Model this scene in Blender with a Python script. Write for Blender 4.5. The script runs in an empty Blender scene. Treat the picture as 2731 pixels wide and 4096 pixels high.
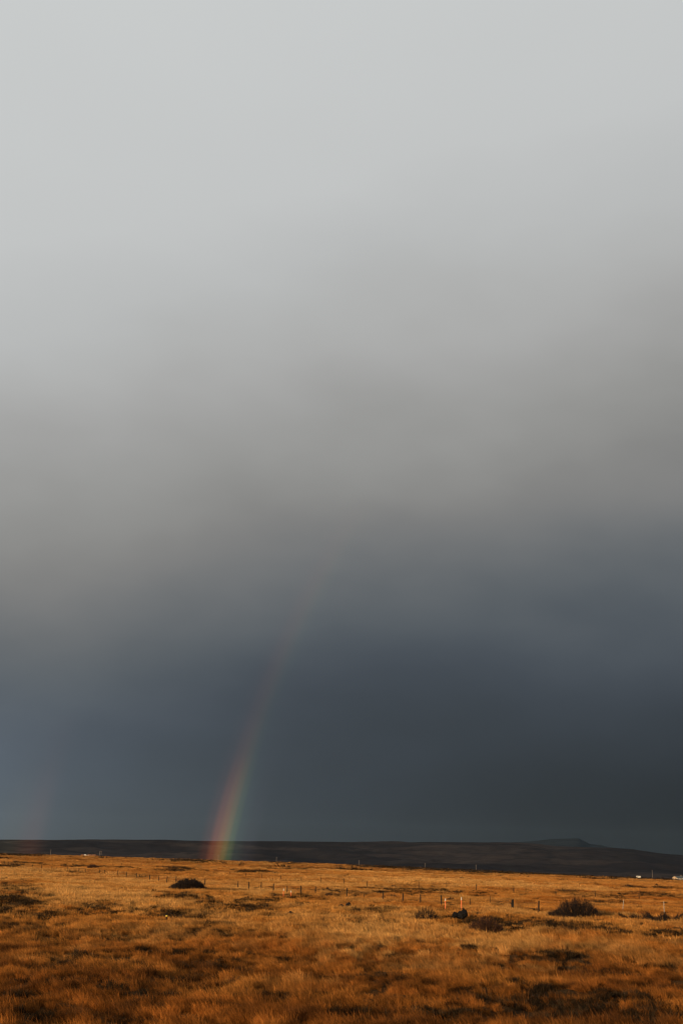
import bpy, bmesh, math, random
import numpy as np
from mathutils import Vector, Matrix, noise as mnoise

random.seed(7)
rng = np.random.default_rng(11)
SC = bpy.context.scene
COL = SC.collection
R = math.radians

# ------------------------------------------------------------------ camera
FPX, IW, IH = 4600.0, 2731.0, 4096.0          # focal length in photo pixels (from the 42 degree rainbow)
CAM = np.array([0.0, 0.0, 6.0])
PITCH, ROLL = math.atan((3410 - 2048) / FPX), R(1.6)
FWD = np.array([0, math.cos(PITCH), math.sin(PITCH)])
UP0 = np.array([0, -math.sin(PITCH), math.cos(PITCH)])
RT0 = np.array([1.0, 0, 0])
RT = math.cos(ROLL) * RT0 + math.sin(ROLL) * UP0
UP = -math.sin(ROLL) * RT0 + math.cos(ROLL) * UP0
cam_d = bpy.data.cameras.new('camera')
cam_d.sensor_fit = 'HORIZONTAL'
cam_d.sensor_width = 24.0
cam_d.lens = 24.0 * FPX / IW
cam_d.clip_start = 0.2
cam_d.clip_end = 60000
cam = bpy.data.objects.new('camera', cam_d)
COL.objects.link(cam)
m = Matrix.Identity(4)
for i in range(3):
    m[i][0], m[i][1], m[i][2], m[i][3] = RT[i], UP[i], -FWD[i], CAM[i]
cam.matrix_world = m
SC.camera = cam

# ------------------------------------------------------------------ light
ANTI_AZ, SUN_EL = R(36.0), R(6.75)             # centre of the rainbow: the sun stands behind on the other side
ANTI = np.array([math.sin(ANTI_AZ) * math.cos(SUN_EL), math.cos(ANTI_AZ) * math.cos(SUN_EL), -math.sin(SUN_EL)])
SUN_DIR = -ANTI
sun_d = bpy.data.lights.new('sun', 'SUN')
sun_d.energy = 5.0
sun_d.angle = R(0.55)
sun_d.color = (1.0, 0.72, 0.42)
sun = bpy.data.objects.new('sun', sun_d)
COL.objects.link(sun)
sun.rotation_euler = Vector(ANTI).to_track_quat('-Z', 'Y').to_euler()
SC.view_settings.view_transform = 'Standard'
SC.view_settings.look = 'None'
SC.view_settings.exposure = 0.0
SC.view_settings.gamma = 1.0
SC.cycles.use_denoising = True
SC.cycles.denoiser = 'OPENIMAGEDENOISE'
SC.cycles.denoising_input_passes = 'RGB_ALBEDO_NORMAL'
SC.cycles.denoising_prefilter = 'ACCURATE'
SC.cycles.use_adaptive_sampling = False
SC.cycles.filter_width = 1.2


def s2l(c):
    return tuple(((v / 255) / 12.92 if v / 255 <= 0.04045 else ((v / 255 + 0.055) / 1.055) ** 2.4) for v in c)


class NT:
    """tiny node-tree writer"""
    def __init__(self, tree):
        self.t = tree
        tree.nodes.clear()

    def n(self, typ, **kw):
        nd = self.t.nodes.new(typ)
        for k, v in kw.items():
            setattr(nd, k, v)
        return nd

    def put(self, sock, v):
        if v is None:
            return
        if isinstance(v, bpy.types.NodeSocket):
            self.t.links.new(v, sock)
        else:
            sock.default_value = v

    def math(self, op, a, b=None, c=None, clamp=False):
        nd = self.n('ShaderNodeMath', operation=op)
        nd.use_clamp = clamp
        for s, v in zip(nd.inputs, (a, b, c)):
            self.put(s, v)
        return nd.outputs[0]

    def vmath(self, op, a, b=None):
        nd = self.n('ShaderNodeVectorMath', operation=op)
        for s, v in zip(nd.inputs, (a, b)):
            self.put(s, v)
        return nd.outputs['Value'] if op in ('DOT_PRODUCT', 'LENGTH') else nd.outputs[0]

    def mix(self, f, a, b, blend='MIX'):
        nd = self.n('ShaderNodeMix', data_type='RGBA', blend_type=blend)
        self.put(nd.inputs[0], f)
        for s, v in zip((nd.inputs[6], nd.inputs[7]), (a, b)):
            self.put(s, v if isinstance(v, bpy.types.NodeSocket) else (*v[:3], 1))
        return nd.outputs[2]

    def noise(self, vec, scale, detail=4, rough=0.5):
        nd = self.n('ShaderNodeTexNoise')
        self.put(nd.inputs['Vector'], vec)
        nd.inputs['Scale'].default_value = scale
        nd.inputs['Detail'].default_value = detail
        nd.inputs['Roughness'].default_value = rough
        return nd.outputs['Fac']

    def remap(self, v, a, b, c=0.0, d=1.0):
        nd = self.n('ShaderNodeMapRange', interpolation_type='SMOOTHSTEP')
        self.put(nd.inputs[0], v)
        for i, x in enumerate((a, b, c, d)):
            nd.inputs[i + 1].default_value = x
        return nd.outputs[0]

    def ramp(self, f, stops, interp='LINEAR'):
        nd = self.n('ShaderNodeValToRGB')
        cr = nd.color_ramp
        cr.interpolation = interp
        while len(cr.elements) < len(stops):
            cr.elements.new(0.5)
        for e, (p, c) in zip(cr.elements, stops):
            e.position = p
        for e, (p, c) in zip(cr.elements, stops):
            e.position = p
            e.color = (*c, 1)
        self.put(nd.inputs[0], f)
        return nd.outputs[0]


# ------------------------------------------------------------------ sky: rain clouds, dark opposite the sun, pale overhead
world = bpy.data.worlds.new('World')
SC.world = world
world.use_nodes = True
w = NT(world.node_tree)
tc = w.n('ShaderNodeTexCoord').outputs['Generated']
dirv = w.vmath('NORMALIZE', tc)
sep = w.n('ShaderNodeSeparateXYZ')
w.put(sep.inputs[0], dirv)
elev = w.math('MULTIPLY', w.math('ARCSINE', sep.outputs[2]), 180 / math.pi)
mp = w.n('ShaderNodeMapping')
w.put(mp.inputs[0], dirv)
mp.inputs['Rotation'].default_value = (0, R(-14), 0)
mp.inputs['Scale'].default_value = (1.0, 1.0, 2.0)
n1 = w.noise(mp.outputs[0], 2.6, 1.5, 0.4)
n2 = w.noise(mp.outputs[0], 6.5, 3.0, 0.5)
e1 = w.math('MULTIPLY_ADD', w.math('SUBTRACT', n1, 0.5), 8.0, elev)
e2 = w.math('MULTIPLY_ADD', w.math('SUBTRACT', n2, 0.5), 4.2, e1)
DK = (math.sin(R(38)), math.cos(R(38)), 0.0)
dk = w.vmath('DOT_PRODUCT', dirv, DK)
dkr = w.math('SUBTRACT', 0.788, dk)
tilt = w.math('MULTIPLY', w.math('MAXIMUM', w.math('MINIMUM', dkr, 0.5), -0.08), w.remap(elev, 6.0, 16.0, 5.0, 24.0))          # cloud base lifts away from the shower
e3 = w.math('ADD', e2, tilt)
SKY = [(-8, (51, 56, 59)), (0.0, (52, 57, 60)), (2.5, (57, 63, 68)), (5.0, (62, 69, 76)), (7.0, (68, 75, 83)), (9.0, (78, 85, 92)),
       (11.0, (90, 96, 101)), (13.0, (103, 107, 110)), (15.0, (116, 118, 119)), (17.0, (128, 128, 127)), (19.0, (138, 138, 136)),
       (22.0, (152, 152, 150)), (25.0, (165, 165, 164)), (28.0, (176, 177, 176)), (31.0, (184, 186, 186)), (36.0, (194, 196, 196)), (50.0, (203, 206, 206))]
lo, hi = -10.0, 52.0
tfac = w.math('DIVIDE', w.math('SUBTRACT', e3, lo), hi - lo, clamp=True)
cloud = w.ramp(tfac, [((e - lo) / (hi - lo), s2l(c)) for e, c in SKY], 'B_SPLINE')
kk = w.remap(elev, 0.0, 10.0, 4.3, 0.0)
mult = w.math('EXPONENT', w.math('MULTIPLY', dkr, kk))
mult = w.math('MAXIMUM', w.math('MINIMUM', mult, 2.4), 0.5)
cmb = w.n('ShaderNodeCombineXYZ')
for s in cmb.inputs:
    w.put(s, w.math('MULTIPLY', mult, 10.0))
cloud10 = w.vmath('MULTIPLY', cloud, cmb.outputs[0])
nish = w.n('ShaderNodeTexSky', sky_type='NISHITA')
nish.sun_disc = False
nish.sun_elevation = SUN_EL
nish.sun_rotation = ANTI_AZ + math.pi
gap = w.remap(w.vmath('DOT_PRODUCT', dirv, tuple(SUN_DIR)), 0.45, 0.95, 0.0, 0.85)   # the break in the clouds the sun shines through
skycol = w.mix(gap, cloud10, nish.outputs[0])
bg = w.n('ShaderNodeBackground')
w.put(bg.inputs[0], skycol)
bg.inputs[1].default_value = 0.1
out = w.n('ShaderNodeOutputWorld')
w.put(out.inputs[0], bg.outputs[0])


# ------------------------------------------------------------------ helpers
def pix_dir(px, py):
    u, v = (px - IW / 2) / FPX, -(py - IH / 2) / FPX
    d = FWD + u * RT + v * UP
    return d / np.linalg.norm(d)


def hash2(ix, iy, seed):
    h = (ix.astype(np.int64) * 374761393 + iy.astype(np.int64) * 668265263 + seed * 1442695041) & 0xFFFFFFFF
    h = ((h ^ (h >> 13)) * 1274126177) & 0xFFFFFFFF
    return ((h ^ (h >> 16)) & 0xFFFFFF) / float(0x1000000)


def perlin(x, y, seed=0):
    x, y = np.asarray(x, float), np.asarray(y, float)
    ix, iy = np.floor(x), np.floor(y)
    fx, fy = x - ix, y - iy
    ux, uy = fx * fx * fx * (fx * (fx * 6 - 15) + 10), fy * fy * fy * (fy * (fy * 6 - 15) + 10)

    def g(dx, dy):
        a = hash2(ix + dx, iy + dy, seed) * 2 * math.pi
        return np.cos(a) * (fx - dx) + np.sin(a) * (fy - dy)
    a = g(0, 0) * (1 - ux) + g(1, 0) * ux
    b = g(0, 1) * (1 - ux) + g(1, 1) * ux
    return (a * (1 - uy) + b * uy) * 1.5           # about -1..1


def fbm(x, y, seed=0, octv=3, gain=0.5):
    s, a = 0, 1.0
    for o in range(octv):
        s = s + a * perlin(x * 2 ** o + 17.3 * o, y * 2 ** o - 9.1 * o, seed + o)
        a *= gain
    return s


def sstep(a, b, x):
    t = np.clip((np.asarray(x, float) - a) / (b - a), 0, 1)
    return t * t * (3 - 2 * t)


PR = np.array([0, 8, 14, 20, 28, 36, 90, 140, 220, 300, 440, 700, 1100, 1500, 1620, 1900, 2500, 60000])
PZ = np.array([4.3, 4.2, 2.8, 1.3, 0.1, 0.0, 0.15, 0.2, -0.3, -0.8, -1.6, -3.2, -6.1, -9.0, -11.5, -21, -32, -33])
_rr = np.geomspace(1, 60000, 4000)
_zz = np.interp(_rr, PR, PZ)
_k = np.hanning(41)
_k /= _k.sum()
_zz = np.convolve(np.pad(_zz, 20, mode='edge'), _k, mode='valid')


KNOLLS = []


def ground_z(x, y):
    x, y = np.asarray(x, float), np.asarray(y, float)
    r = np.hypot(x, y)
    z = np.interp(r, _rr, _zz)
    xs = np.where(x > 0, -0.018 * x, -0.0045 * x)
    z = z + xs * sstep(60, 1300, r) ** 0.6
    near = 1 - sstep(110, 260, r)
    mid = 1 - sstep(500, 1300, r)
    hum = fbm(x / 2.3, y / 2.3, 3, 2)
    z = z + near * sstep(8, 26, r) * (0.34 * np.abs(hum) ** 0.9 + 0.18 * perlin(x / 5.0, y / 5.0, 8))
    z = z + mid * sstep(8, 26, r) * 0.28 * fbm(x / 14.0, y / 14.0, 21, 2)
    z = z + sstep(200, 700, r) * (1 - sstep(1350, 1500, r)) * (0.6 - 0.42 * sstep(600, 1000, r)) * fbm(x / 90.0, y / 60.0, 31, 2)
    for kx, ky, ka, ks in KNOLLS:
        z = z + ka * np.exp(-((x - kx) ** 2 + (y - ky) ** 2) / (2 * ks * ks))
    return z


def hit(px, py, zoff=0.2):
    """where the ray through a photo pixel meets the ground"""
    d = pix_dir(px, py)
    t = np.geomspace(15, 1900, 6000)
    p = CAM[None] + t[:, None] * d[None]
    below = p[:, 2] < ground_z(p[:, 0], p[:, 1]) + zoff
    i = np.argmax(below) if below.any() else len(t) - 1
    if not below.any() or t[i] > 1480:
        i = np.searchsorted(t, 1480)
    q = p[i]
    return np.array([q[0], q[1], float(ground_z(q[0], q[1]))])


def along(px, dist, py=3450):
    """a point on the ground in the direction of a photo column, at a known distance"""
    d = pix_dir(px, py)
    k = dist / math.hypot(d[0], d[1])
    x, y = d[0] * k, d[1] * k
    return np.array([x, y, float(ground_z(x, y))])


def link(name, me, mat=None, parent=None, loc=None):
    o = bpy.data.objects.new(name, me)
    COL.objects.link(o)
    if mat is not None:
        me.materials.append(mat)
    if parent is not None:
        o.parent = parent
    if loc is not None:
        o.location = tuple(loc)
    return o


def empty(name, loc, rz=0.0):
    o = bpy.data.objects.new(name, None)
    COL.objects.link(o)
    o.empty_display_size = 0.3
    o.location = tuple(loc)
    o.rotation_euler = (0, 0, rz)
    return o


def tag(o, label=None, cat=None, group=None, kind=None):
    if label:
        o['label'] = label
    if cat:
        o['category'] = cat
    if group:
        o['group'] = group
    if kind:
        o['kind'] = kind
    return o


def np_mesh(name, V, Q, attrs=None, smooth=False, n=4):
    me = bpy.data.meshes.new(name)
    V = np.asarray(V, np.float32)
    Q = np.asarray(Q, np.int32)
    me.vertices.add(len(V))
    me.vertices.foreach_set('co', V.ravel())
    me.loops.add(Q.size)
    me.loops.foreach_set('vertex_index', Q.ravel())
    me.polygons.add(len(Q))
    me.polygons.foreach_set('loop_start', np.arange(0, Q.size, n, dtype=np.int32))
    me.polygons.foreach_set('loop_total', np.full(len(Q), n, np.int32))
    if smooth:
        me.polygons.foreach_set('use_smooth', np.ones(len(Q), bool))
    me.update(calc_edges=True)
    me.validate()
    for k, v in (attrs or {}).items():
        if v.ndim == 2:
            a = me.attributes.new(k, 'FLOAT_COLOR', 'POINT')
            a.data.foreach_set('color', np.c_[v, np.ones(len(v))].astype(np.float32).ravel())
        else:
            a = me.attributes.new(k, 'FLOAT', 'POINT')
            a.data.foreach_set('value', v.astype(np.float32))
    return me


def mat_simple(name, col, rough=0.8, var=0.25, scale=6.0, bump=0.0, spec=0.2):
    m_ = bpy.data.materials.new(name)
    m_.use_nodes = True
    t = NT(m_.node_tree)
    tcn = t.n('ShaderNodeTexCoord').outputs['Object']
    nz = t.noise(tcn, scale, 5, 0.6)
    c = t.mix(t.remap(nz, 0.3, 0.7), tuple(v * (1 - var) for v in col), tuple(min(1, v * (1 + var)) for v in col))
    b = t.n('ShaderNodeBsdfPrincipled')
    t.put(b.inputs['Base Color'], c)
    b.inputs['Roughness'].default_value = rough
    b.inputs['Specular IOR Level'].default_value = spec
    if bump:
        bn = t.n('ShaderNodeBump')
        bn.inputs['Strength'].default_value = bump
        t.put(bn.inputs['Height'], nz)
        t.put(b.inputs['Normal'], bn.outputs[0])
    o = t.n('ShaderNodeOutputMaterial')
    t.put(o.inputs[0], b.outputs[0])
    return m_


# the farms stand on slight rises at the far rim of the field
_kn = []
for kpx, kpy, kd, ks in ((362, 3425.0, 1455, 16), (2548, 3515.0, 1440, 14), (2712, 3520.0, 1440, 20)):
    kb = along(kpx, kd)
    kdir = pix_dir(kpx, kpy)
    kz = 6 + kdir[2] / math.hypot(kdir[0], kdir[1]) * kd
    _kn.append((kb[0], kb[1], max(0.0, kz - kb[2]), ks))
print('knolls', [round(k[2], 2) for k in _kn])
KNOLLS += _kn

# ------------------------------------------------------------------ vegetation map (what grows where, in metres)
PALE = np.array([0.58, 0.335, 0.115])
GOLD = np.array([0.47, 0.208, 0.049])
RUST = np.array([0.325, 0.112, 0.022])
BROWN = np.array([0.105, 0.041, 0.013])
DARK = np.array([0.025, 0.017, 0.010])

# dark heath and pale straw patches: (photo x, photo y, half width, half height in photo pixels, weight)
HEATH = [(40, 3608, 95, 26, 1), (60, 3552, 60, 7, .9), (390, 3632, 70, 10, 1), (500, 3646, 80, 7, .8), (140, 3660, 70, 9, .8),
         (60, 3700, 70, 9, .6), (735, 3581, 45, 8, 1), (677, 3597, 26, 8, .9), (900, 3632, 75, 10, .9), (1030, 3641, 60, 10, .9),
         (1020, 3606, 55, 5, .8), (665, 3668, 62, 9, 1), (780, 3668, 50, 7, .7), (536, 3868, 55, 12, .8), (768, 3935, 75, 22, .9),
         (938, 3903, 85, 22, .9), (884, 3970, 50, 18, .9), (1147, 3853, 38, 11, .9), (607, 3823, 65, 12, .8), (482, 3948, 85, 22, .7),
         (170, 4060, 85, 24, .8), (804, 3848, 34, 9, .8), (893, 3743, 120, 13, .75), (1357, 4046, 45, 34, .8), (2197, 4020, 170, 55, 1.3), (2330, 4050, 120, 40, 1.2),
         (2560, 3997, 75, 32, 1), (2331, 3837, 135, 16, 1), (2295, 3895, 95, 22, .8), (1385, 4050, 70, 22, .9), (2045, 3703, 85, 15, 1),
         (2313, 3716, 85, 15, 1), (1518, 3640, 55, 6, .8), (2635, 3734, 60, 14, .8), (2170, 3705, 80, 9, .8), (1850, 3680, 90, 9, .9),
         (1560, 3700, 60, 9, .5), (1870, 4060, 60, 26, .7), (1060, 3985, 60, 20, .6), (640, 4020, 70, 22, .6), (320, 3880, 70, 12, .6),
         (120, 3770, 80, 12, .6), (1650, 3930, 60, 16, .6), (1500, 3570, 230, 4, .7), (1650, 3560, 150, 4, .8), (1010, 3487, 55, 3.5, .9),
         (720, 3474, 45, 3, 1), (690, 3485, 45, 2.5, .8), (1850, 3487, 120, 3, .8), (1560, 3474, 90, 2.5, 1), (1700, 3481, 120, 2.2, 1),
         (1950, 3491, 70, 2, 1), (2080, 3492, 60, 2, .9), (2180, 3502, 50, 2, .8), (2330, 3508, 120, 3, 1), (2500, 3516, 80, 3, 1),
         (2650, 3520, 90, 3, 1), (30, 3467, 32, 5, 1), (95, 3455, 70, 3, .8), (310, 3470, 24, 2, 1), (290, 3494, 70, 3, .6),
         (500, 3430, 120, 2, .7), (760, 3447, 60, 2, .7), (1180, 3474, 90, 2.5, .7), (2440, 3588, 60, 6, .7), (2620, 3580, 80, 5, .6),
         (2280, 3573, 60, 4, .6), (2420, 3614, 50, 4, .7), (2560, 3555, 40, 3, .6), (1420, 3575, 80, 4, .7), (1190, 3583, 100, 8, .6),
         (160, 3420, 30, 2, .9), (80, 3425, 60, 2, .7), (2660, 3556, 30, 4, 1)]
STRAW = [(1300, 3770, 120, 20, .45), (650, 3760, 160, 14, .35), (2480, 3790, 120, 18, .45), (300, 3830, 120, 12, .3), (1750, 3880, 140, 14, .35), (1200, 3930, 120, 14, .3), (2650, 3850, 80, 16, .35),
         (1500, 3735, 130, 32, 1), (1760, 3743, 90, 24, .9), (2010, 3778, 140, 28, .8), (2600, 3690, 120, 16, .6), (1250, 3690, 150, 26, .7),
         (900, 3690, 150, 18, .6), (330, 3570, 240, 32, .9), (600, 3600, 120, 20, .7), (420, 3520, 260, 16, .8), (1000, 3560, 160, 12, .8),
         (1280, 3540, 200, 12, .8), (1700, 3525, 260, 9, 1), (2050, 3540, 160, 8, .9), (2300, 3672, 120, 14, .6), (1450, 3615, 130, 12, .5),
         (100, 3490, 200, 12, .9), (1960, 3640, 120, 14, .5), (1680, 3690, 80, 10, .5), (700, 3540, 160, 18, .7), (2000, 3545, 300, 7, .7)]


def blob_list(src):
    outl = []
    for px, py, hw, hh, wt in src:
        a, b, c = hit(px, py, .1), hit(px, py + hh, .1), hit(px, py - hh, .1)
        d = math.hypot(a[0], a[1])
        half = max(0.4, (math.hypot(*c[:2]) - math.hypot(*b[:2])) / 2)
        outl.append((a[0], a[1], hw * d / FPX, half, wt))
    return outl


HB, SB = blob_list(HEATH), blob_list(STRAW)


def blob_field(x, y, blobs):
    f = np.zeros_like(x)
    wx = x + 0.9 * fbm(x / 2.2, y / 2.2, 60, 2)
    wy = y + 0.9 * fbm(x / 2.2, y / 2.2, 70, 2)
    for bx, by, hw, hd, wt in blobs:
        dd = math.hypot(bx, by)
        ux, uy = bx / dd, by / dd
        v = ((wx - bx) * ux + (wy - by) * uy) / hd
        u = ((wx - bx) * uy - (wy - by) * ux) / hw
        q = (u * u + v * v) * 0.62
        i = np.nonzero(q < 6)[0]
        n = fbm(u[i] * 2.6 + bx, v[i] * 1.7 + by, 64, 3)
        qi = np.clip(q[i] * np.exp(1.5 * n) + 0.25 * n, 0, None)
        f[i] = np.maximum(f[i], wt * np.exp(-0.8 * qi * qi))
    return f


def veg(x, y):
    """colour of the plants and weight of dark heath at a place"""
    r = np.hypot(x, y)
    az = np.arctan2(x, y)
    a = fbm(x / 34, y / 22, 40, 3)
    b = fbm(x / 7, y / 6, 44, 3)
    c = fbm(x / 1.7, y / 1.7, 48, 2)
    md = fbm(x / 13, y / 15, 46, 3)
    midw = sstep(70, 120, r) * (1 - sstep(300, 600, r))
    far = sstep(180, 600, r)
    streak = fbm(x / 170, y / 85, 52, 3)
    # foreground: rust and brown bog grass, extra brown for its partial shade; further on pale straw
    nearw = 1 - sstep(62, 104, r + 16 * a)
    rust = np.clip(0.22 + 0.5 * a + 0.35 * b + 0.6 * midw * md - far * 0.5 * streak + 0.72 * nearw + 0.15 * sstep(0, 0.25, az) * (1 - far) * sstep(100, 150, r), 0, 1)
    brown = np.clip(0.42 * nearw + 0.7 * b + 0.75 * c - 0.08 - 0.45 * midw * md, 0, 1)
    straw = np.clip(blob_field(x, y, SB) + 0.3 * b * (1 - nearw) + far * 0.7 * streak - 0.5 * midw * md, 0, 1)
    col = GOLD[None] * (1 - rust)[:, None] + RUST[None] * rust[:, None]
    col = col * (1 - brown)[:, None] + BROWN[None] * brown[:, None]
    col = col * (1 - straw)[:, None] + (0.6 * PALE + 0.4 * GOLD)[None] * straw[:, None]
    sp = fbm(x / 3.6, y / 2.6, 56, 3)
    heath = sstep(0.32, 0.8, sp + 0.14 * nearw) * (1 - 0.8 * midw) * (1 - far) * 0.9
    fsp = fbm(x / 55, y / 45, 58, 3)
    heath = np.maximum(heath, far * sstep(0.62, 0.95, fsp + 0.25 * sstep(900, 1450, r)) * 0.9)
    msp = fbm(x / 9, y / 8, 59, 3)
    heath = np.maximum(heath, midw * sstep(0.78, 1.1, msp) * 0.8)
    heath = np.maximum(heath, blob_field(x, y, HB) * (0.85 + 0.4 * b))
    heath = np.clip(heath, 0, 1)
    return col, heath, straw


# ------------------------------------------------------------------ ground sheet
th = np.concatenate([np.arange(-180, -27, 9.0), np.arange(-24, 24.01, 0.2), np.arange(27, 180, 9.0)])
th = np.radians(np.append(th, 180.0))
rad = np.concatenate([np.linspace(0.3, 22, 12), np.geomspace(24, 1750, 930), np.geomspace(1800, 10800, 24)])
TT, RRr = np.meshgrid(th, rad)
X, Y = (np.sin(TT) * RRr).ravel(), (np.cos(TT) * RRr).ravel()
Z = ground_z(X, Y)
nc, nr = len(th), len(rad)
idx = np.arange(nr * nc).reshape(nr, nc)
Q = np.stack([idx[:-1, :-1].ravel(), idx[:-1, 1:].ravel(), idx[1:, 1:].ravel(), idx[1:, :-1].ravel()], 1)[:, ::-1]
col, heath, _ = veg(X, Y)
rg = np.hypot(X, Y)
edge = sstep(1480, 1560, rg)
gcol = col * (1 - heath)[:, None] + DARK[None] * heath[:, None]
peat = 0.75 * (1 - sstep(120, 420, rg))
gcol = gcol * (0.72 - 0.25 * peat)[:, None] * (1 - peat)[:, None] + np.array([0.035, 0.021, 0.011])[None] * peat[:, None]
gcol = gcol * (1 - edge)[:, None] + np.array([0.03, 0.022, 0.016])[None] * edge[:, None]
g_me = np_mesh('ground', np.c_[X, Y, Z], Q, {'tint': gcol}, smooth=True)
gm = bpy.data.materials.new('bog_ground')
gm.use_nodes = True
t = NT(gm.node_tree)
att = t.n('ShaderNodeAttribute', attribute_name='tint').outputs['Color']
pos = t.n('ShaderNodeNewGeometry').outputs['Position']
f1 = t.noise(pos, 1.6, 6, 0.65)
f2 = t.noise(pos, 9.0, 4, 0.6)
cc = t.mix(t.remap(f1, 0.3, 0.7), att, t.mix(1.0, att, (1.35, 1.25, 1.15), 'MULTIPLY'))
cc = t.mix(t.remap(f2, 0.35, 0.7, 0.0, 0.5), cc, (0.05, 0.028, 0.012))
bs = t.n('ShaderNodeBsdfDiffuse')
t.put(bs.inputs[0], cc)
bp = t.n('ShaderNodeBump')
bp.inputs['Strength'].default_value = 0.8
bp.inputs['Distance'].default_value = 0.12
t.put(bp.inputs['Height'], f2)
t.put(bs.inputs['Normal'], bp.outputs[0])
o = t.n('ShaderNodeOutputMaterial')
t.put(o.inputs[0], bs.outputs[0])
tag(link('ground', g_me, gm), 'uneven boggy grassland stretching away to the hills', 'ground', kind='structure')

# ------------------------------------------------------------------ hills
RIDGE_FRONT = [(-1500, 3345), (-700, 3352), (0, 3360), (200, 3361), (400, 3359), (650, 3360), (760, 3364), (850, 3366), (1000, 3366), (1180, 3367),
               (1365, 3369), (1600, 3371), (1800, 3369), (1950, 3371), (2060, 3372), (2150, 3376), (2224, 3386), (2350, 3391), (2450, 3394),
               (2550, 3401), (2640, 3414), (2731, 3423), (3200, 3452), (4200, 3468)]
RIDGE_FAR = [(1500, 3440), (1900, 3385), (2050, 3370), (2120, 3367), (2165, 3362), (2200, 3358), (2250, 3356), (2300, 3354.5), (2318, 3356), (2335, 3365),
             (2358, 3377), (2400, 3382), (2430, 3389), (2450, 3392), (2500, 3395), (2538, 3397), (2558, 3407), (2650, 3417), (2731, 3426), (3000, 3450), (3600, 3470)]


def hill_mesh(name, ridge, r0, rt, r1, a0, a1, na, nrr, seed, rough):
    azs = np.radians(np.linspace(a0, a1, na))
    pts = []
    for px, py in ridge:
        d = pix_dir(px, py)
        pts.append((math.atan2(d[0], d[1]), d[2] / math.hypot(d[0], d[1])))
    pa, pt = np.array([p[0] for p in pts]), np.array([p[1] for p in pts])
    tanel = np.interp(azs, pa, pt)
    rs = np.concatenate([np.linspace(r0, rt, nrr), np.linspace(rt, r1, nrr // 3)[1:]])
    A, Rm = np.meshgrid(azs, rs)
    top = (6 + rt * tanel)[None, :]
    prof = np.where(Rm <= rt, np.clip((Rm - r0) / (rt - r0), 0, 1) ** 0.85, 1 - 0.25 * ((Rm - rt) / (r1 - rt)) ** 2)
    X, Y = np.sin(A) * Rm, np.cos(A) * Rm
    z = -34 + (top + 34) * prof
    damp = np.clip(1 - prof ** 6, 0, 1) * np.clip(prof * 6, 0, 1)
    z = z + damp * rough * fbm(X / 420, Y / 380, seed, 5, 0.55) * 18 + rough * 1.1 * fbm(X / 130, Y / 130, seed + 9, 3) * np.clip(prof * 3, 0, 1)
    n_, c_ = z.shape
    ix = np.arange(n_ * c_).reshape(n_, c_)
    q = np.stack([ix[:-1, :-1].ravel(), ix[:-1, 1:].ravel(), ix[1:, 1:].ravel(), ix[1:, :-1].ravel()], 1)[:, ::-1]
    return np_mesh(name, np.c_[X.ravel(), Y.ravel(), z.ravel()], q, smooth=True)


def mat_hill(lo_c=(0.020, 0.0185, 0.0205), hi_c=(0.039, 0.032, 0.030)):
    m_ = bpy.data.materials.new('hill_heath_shade_haze')
    m_.use_nodes = True
    t = NT(m_.node_tree)
    p = t.n('ShaderNodeNewGeometry').outputs['Position']
    mpn = t.n('ShaderNodeMapping')
    t.put(mpn.inputs[0], p)
    mpn.inputs['Scale'].default_value = (0.0016, 0.0045, 0.012)
    a = t.noise(mpn.outputs[0], 1.0, 5, 0.62)
    b = t.noise(p, 0.02, 5, 0.65)
    c = t.mix(t.remap(a, 0.42, 0.62), lo_c, hi_c)
    c = t.mix(t.remap(b, 0.42, 0.7, 0, 0.7), c, (0.015, 0.0135, 0.015))
    d = t.n('ShaderNodeBsdfDiffuse')
    t.put(d.inputs[0], c)
    o_ = t.n('ShaderNodeOutputMaterial')
    t.put(o_.inputs[0], d.outputs[0])
    return m_


M_HILL = mat_hill()  # heath tone kept very dark in place of cloud shadow over the ridge
M_MOUNT = mat_hill((0.017, 0.022, 0.028), (0.022, 0.027, 0.032))  # bluish base colour carries part of the distance haze
tag(link('hills', hill_mesh('hills', RIDGE_FRONT, 2500, 4300, 5200, -40, 50, 620, 46, 90, 1.0), M_HILL), 'long heath-covered ridge beyond the grassland, cloud shadow put into its dark colour', 'hills', kind='structure')
tag(link('mountain', hill_mesh('mountain', RIDGE_FAR, 6300, 8600, 10200, 0, 40, 340, 30, 120, 0.5), M_MOUNT), 'flat-topped hazy mountain rising behind the dark ridge', 'mountain', kind='structure')

# ------------------------------------------------------------------ grass: tufts placed by the vegetation map
LIB = bpy.data.collections.new('tuft_library')          # sources only, never linked to the scene


def mat_blade(name, trans=0.22):
    m_ = bpy.data.materials.new(name)
    m_.use_nodes = True
    t = NT(m_.node_tree)
    a = t.n('ShaderNodeAttribute', attribute_name='tint', attribute_type='INSTANCER').outputs['Color']
    bl = t.n('ShaderNodeAttribute', attribute_name='shade').outputs['Fac']
    p = t.n('ShaderNodeNewGeometry').outputs['Position']
    nz = t.noise(p, 0.55, 3, 0.6)
    k = t.math('MULTIPLY', t.remap(nz, 0.3, 0.7, 0.8, 1.2), bl)
    cmb_ = t.n('ShaderNodeCombineXYZ')
    for s in cmb_.inputs:
        t.put(s, k)
    c = t.vmath('MULTIPLY', a, cmb_.outputs[0])
    d = t.n('ShaderNodeBsdfDiffuse')
    t.put(d.inputs[0], c)
    tr = t.n('ShaderNodeBsdfTranslucent')
    t.put(tr.inputs[0], c)
    mx = t.n('ShaderNodeMixShader')
    mx.inputs[0].default_value = trans
    t.put(mx.inputs[1], d.outputs[0])
    t.put(mx.inputs[2], tr.outputs[0])
    o_ = t.n('ShaderNodeOutputMaterial')
    t.put(o_.inputs[0], mx.outputs[0])
    return m_


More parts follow.
